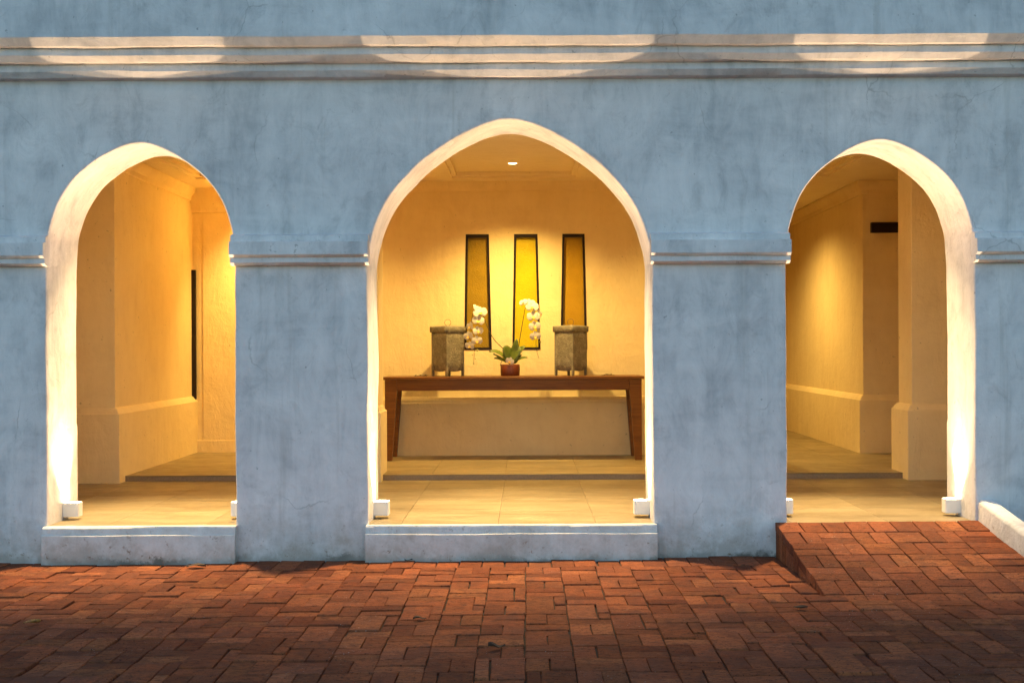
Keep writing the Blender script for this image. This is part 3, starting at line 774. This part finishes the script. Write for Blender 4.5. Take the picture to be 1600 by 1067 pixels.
def flower(parent, p, size, yaw, pitch, roll):
    mb = MB()
    def petal(ang, ln, wd, mi=0, cup=0.12, z0=0.0):
        rows = []; ca, sa = math.cos(ang), math.sin(ang)
        for k in range(7):
            t = k/6; w_ = wd*math.sqrt(max(0, 1-(2*t-1.08)**2/1.17)) if t > 0 else wd*0.25
            r = []
            for u in (-1, -0.5, 0, 0.5, 1):
                lx_, ly_ = t*ln, u*w_
                r.append((lx_*ca-ly_*sa, -0.004-cup*ln*t*t*0.5+0.1*wd*u*u-z0, lx_*sa+ly_*ca))
            rows.append(r)
        mb.grid(rows, mi)
    s = size
    for a in (PI/2, PI/2+2*PI/3, PI/2-2*PI/3): petal(a, s*0.95, s*0.36, 0, -0.10, -0.003)
    for a in (0.16, PI-0.16): petal(a, s*1.05, s*0.60, 0, 0.15, 0.003)
    for a in (-PI/2, -PI/2+0.7, -PI/2-0.7): petal(a, s*0.36, s*0.13, 1, 1.1, 0.006)
    o = mb.build('flower', [M['petal'], M['lip']], parent, smooth=True)
    o.rotation_euler = (pitch, roll, yaw); o.location = p
def stem_path(pts): 
    P3 = [opx(*p) for p in pts]; out = []
    for i in range(len(P3)-1):
        p0 = P3[max(i-1, 0)]; p1 = P3[i]; p2 = P3[i+1]; p3 = P3[min(i+2, len(P3)-1)]
        for k in range(6):
            t = k/6; out.append(0.5*(2*p1+(p2-p0)*t+(2*p0-5*p1+4*p2-p3)*t*t+(3*p1-p0-3*p2+p3)*t**3))
    return out+[P3[-1]]
def spray(pts, fl, buds):
    mb = MB(); path = stem_path(pts); n = len(path)
    mb.tube(path, [lerp(0.0045, 0.0018, k/(n-1)) for k in range(n)], 7)
    st = mb.build('stem', M['stem'], orc, smooth=True)
    for (px, py, sz, yaw, pit, dy) in fl: flower(st, opx(px, py, dy), sz, yaw, pit, random.uniform(-0.2, 0.2))
    for (px, py, r) in buds:
        b = MB(); b.lathe([(0.0, -1.25*r), (r*0.7, -0.8*r), (r, 0), (r*0.75, 0.7*r), (0.0, 1.2*r)], 10); o = b.build('bud', M['bud'], st, smooth=True); o.location = opx(px, py, -0.01)
spray([(799, 566, 0), (789, 548, 0), (772, 530, -0.01), (760, 506, -0.02), (753, 487, -0.03), (744, 482, -0.03), (738, 496, -0.03), (738, 520, -0.02), (741, 540, -0.02), (741, 555, -0.02), (740, 567, -0.02)],
      [(745, 482, 0.055, 0.9, -0.5, -0.04), (751, 488.5, 0.07, 0.1, -0.25, -0.07), (748, 501, 0.062, -0.05, -0.1, -0.07), (735.5, 510, 0.055, -0.9, 0.0, -0.04), (733, 525, 0.058, -0.6, 0.1, -0.05), (747, 517, 0.055, 0.35, 0.0, -0.06), (745.5, 532, 0.055, 0.1, 0.15, -0.06), (734.5, 540, 0.05, -0.3, 0.2, -0.06)],
      [(746, 547, 0.010), (738, 554, 0.006), (743, 560, 0.006), (740, 568, 0.006)])
spray([(803, 566, 0), (808, 555, 0), (813, 525, -0.01), (818, 497, -0.02), (822, 479, -0.03), (829, 472, -0.03), (838, 480, -0.03), (842, 500, -0.03), (838, 525, -0.02), (838, 545, -0.02), (842, 560, -0.02)],
      [(818.5, 473, 0.048, -0.6, -0.5, -0.05), (829, 474, 0.058, 0.6, -0.5, -0.04), (831.5, 480, 0.066, 0.1, -0.25, -0.07), (833.5, 495, 0.066, 0.05, -0.1, -0.07), (842, 491, 0.05, 1.1, -0.1, -0.04), (835.5, 510, 0.06, 0.1, 0.0, -0.07), (841, 517, 0.04, 1.2, 0.1, -0.04), (836.5, 525.5, 0.056, 0.0, 0.15, -0.07)],
      [(844, 534, 0.012), (838, 540, 0.006), (840, 548, 0.005)])
flower(orc, opx(797, 564, -0.10), 0.045, -0.2, 0.2, 0.3)

# ------------------------------------------------------------------ small things lying about
def dry_leaf(x, y, z, ln, rot, label, mat='dry', curl=0.5, seed=0):
    mb = MB(); rows = []
    for k in range(8):
        t = k/7; w_ = ln*0.28*math.sin(PI*min(1, t*0.92+0.06))
        rows.append([(ln*(t-0.5), u*w_, 0.004+curl*ln*0.28*(u*u)*(0.6+0.4*math.sin(5*t+seed))+0.09*ln*math.sin(3*t+seed)**2) for u in (-1, -0.5, 0, 0.5, 1)])
    mb.grid(rows); o = mb.build('fallen_leaf', M[mat], None, smooth=True)
    o.location = (x, y, z); o.rotation_euler = (0, 0, rot); sm = o.modifiers.new('solid', 'SOLIDIFY'); sm.thickness = 0.0012
    tag(o, label, 'leaf', 'dry leaves fallen on the court')
def gp(px, py):
    py = py+0.0044*(px-823); d = 1865*1.495/(py-540); return ((px-823)*d/1865, d-8.4)
for (px, py, ln, rot, lab, mt, cu) in (
        (774, 1013, 0.085, 0.1, 'black curled dry leaf in the middle foreground of the court', 'dry', 0.8),
        (654, 968, 0.075, 0.3, 'small dark leaf caught in a joint left of the middle arch axis', 'dry', 0.5),
        (637, 876, 0.055, 0.05, 'tiny dark leaf at the foot of the middle threshold', 'dry', 0.7),
        (305, 884, 0.13, 0.15, 'narrow dark dry leaf in front of the left threshold', 'dry', 0.4),
        (48, 971, 0.09, 0.6, 'yellowish brown dry leaf near the left edge of the court', 'yleaf', 0.7),
        (1249, 955, 0.08, -0.1, 'dark dry leaf lying just off the foot of the ramp', 'dry', 0.6),
        (1160, 887, 0.03, 0.5, 'tiny dark leaf on bricks beside the pier left of the ramp', 'dry', 0.6)):
    x, y = gp(px, py); dry_leaf(x, y, gz(x)+0.004, ln, rot, lab, mt, cu, px)
def sprig(x, y, label, seed):
    r_ = random.Random(seed); t = thing('dried_sprig', label, 'sprig', (x, y, TZ), 0, 'dried brown sprigs on the table')
    mb = MB(); mb.tube([(-0.07, 0, 0.004), (0.0, 0.01, 0.010), (0.07, -0.01, 0.004)], 0.003, 6); mb.build('twig', M['dry'], t, smooth=True)
    for k in range(7):
        a = r_.uniform(0, 2*PI); l_ = r_.uniform(0.025, 0.045); c = Vector((r_.uniform(-0.06, 0.06), r_.uniform(-0.02, 0.02), 0.008)); m2 = MB()
        dr = Vector((math.cos(a), math.sin(a), 0.35)); sd = Vector((-math.sin(a), math.cos(a), 0))
        m2.add([c, c+dr*l_*.5+sd*l_*.3, c+dr*l_, c+dr*l_*.5-sd*l_*.3, c+dr*l_*.5+Vector((0, 0, -0.004))], [(0,1,4),(1,2,4),(2,3,4),(3,0,4)])
        m2.build('leaf', M['dry'], t)
sprig((657-823)*12.7/1865, 4.32, 'dried brown sprig on the table left of the left box', 1)
sprig((950-823)*12.7/1865, 4.32, 'dried brown sprig on the table right of the right box', 2)
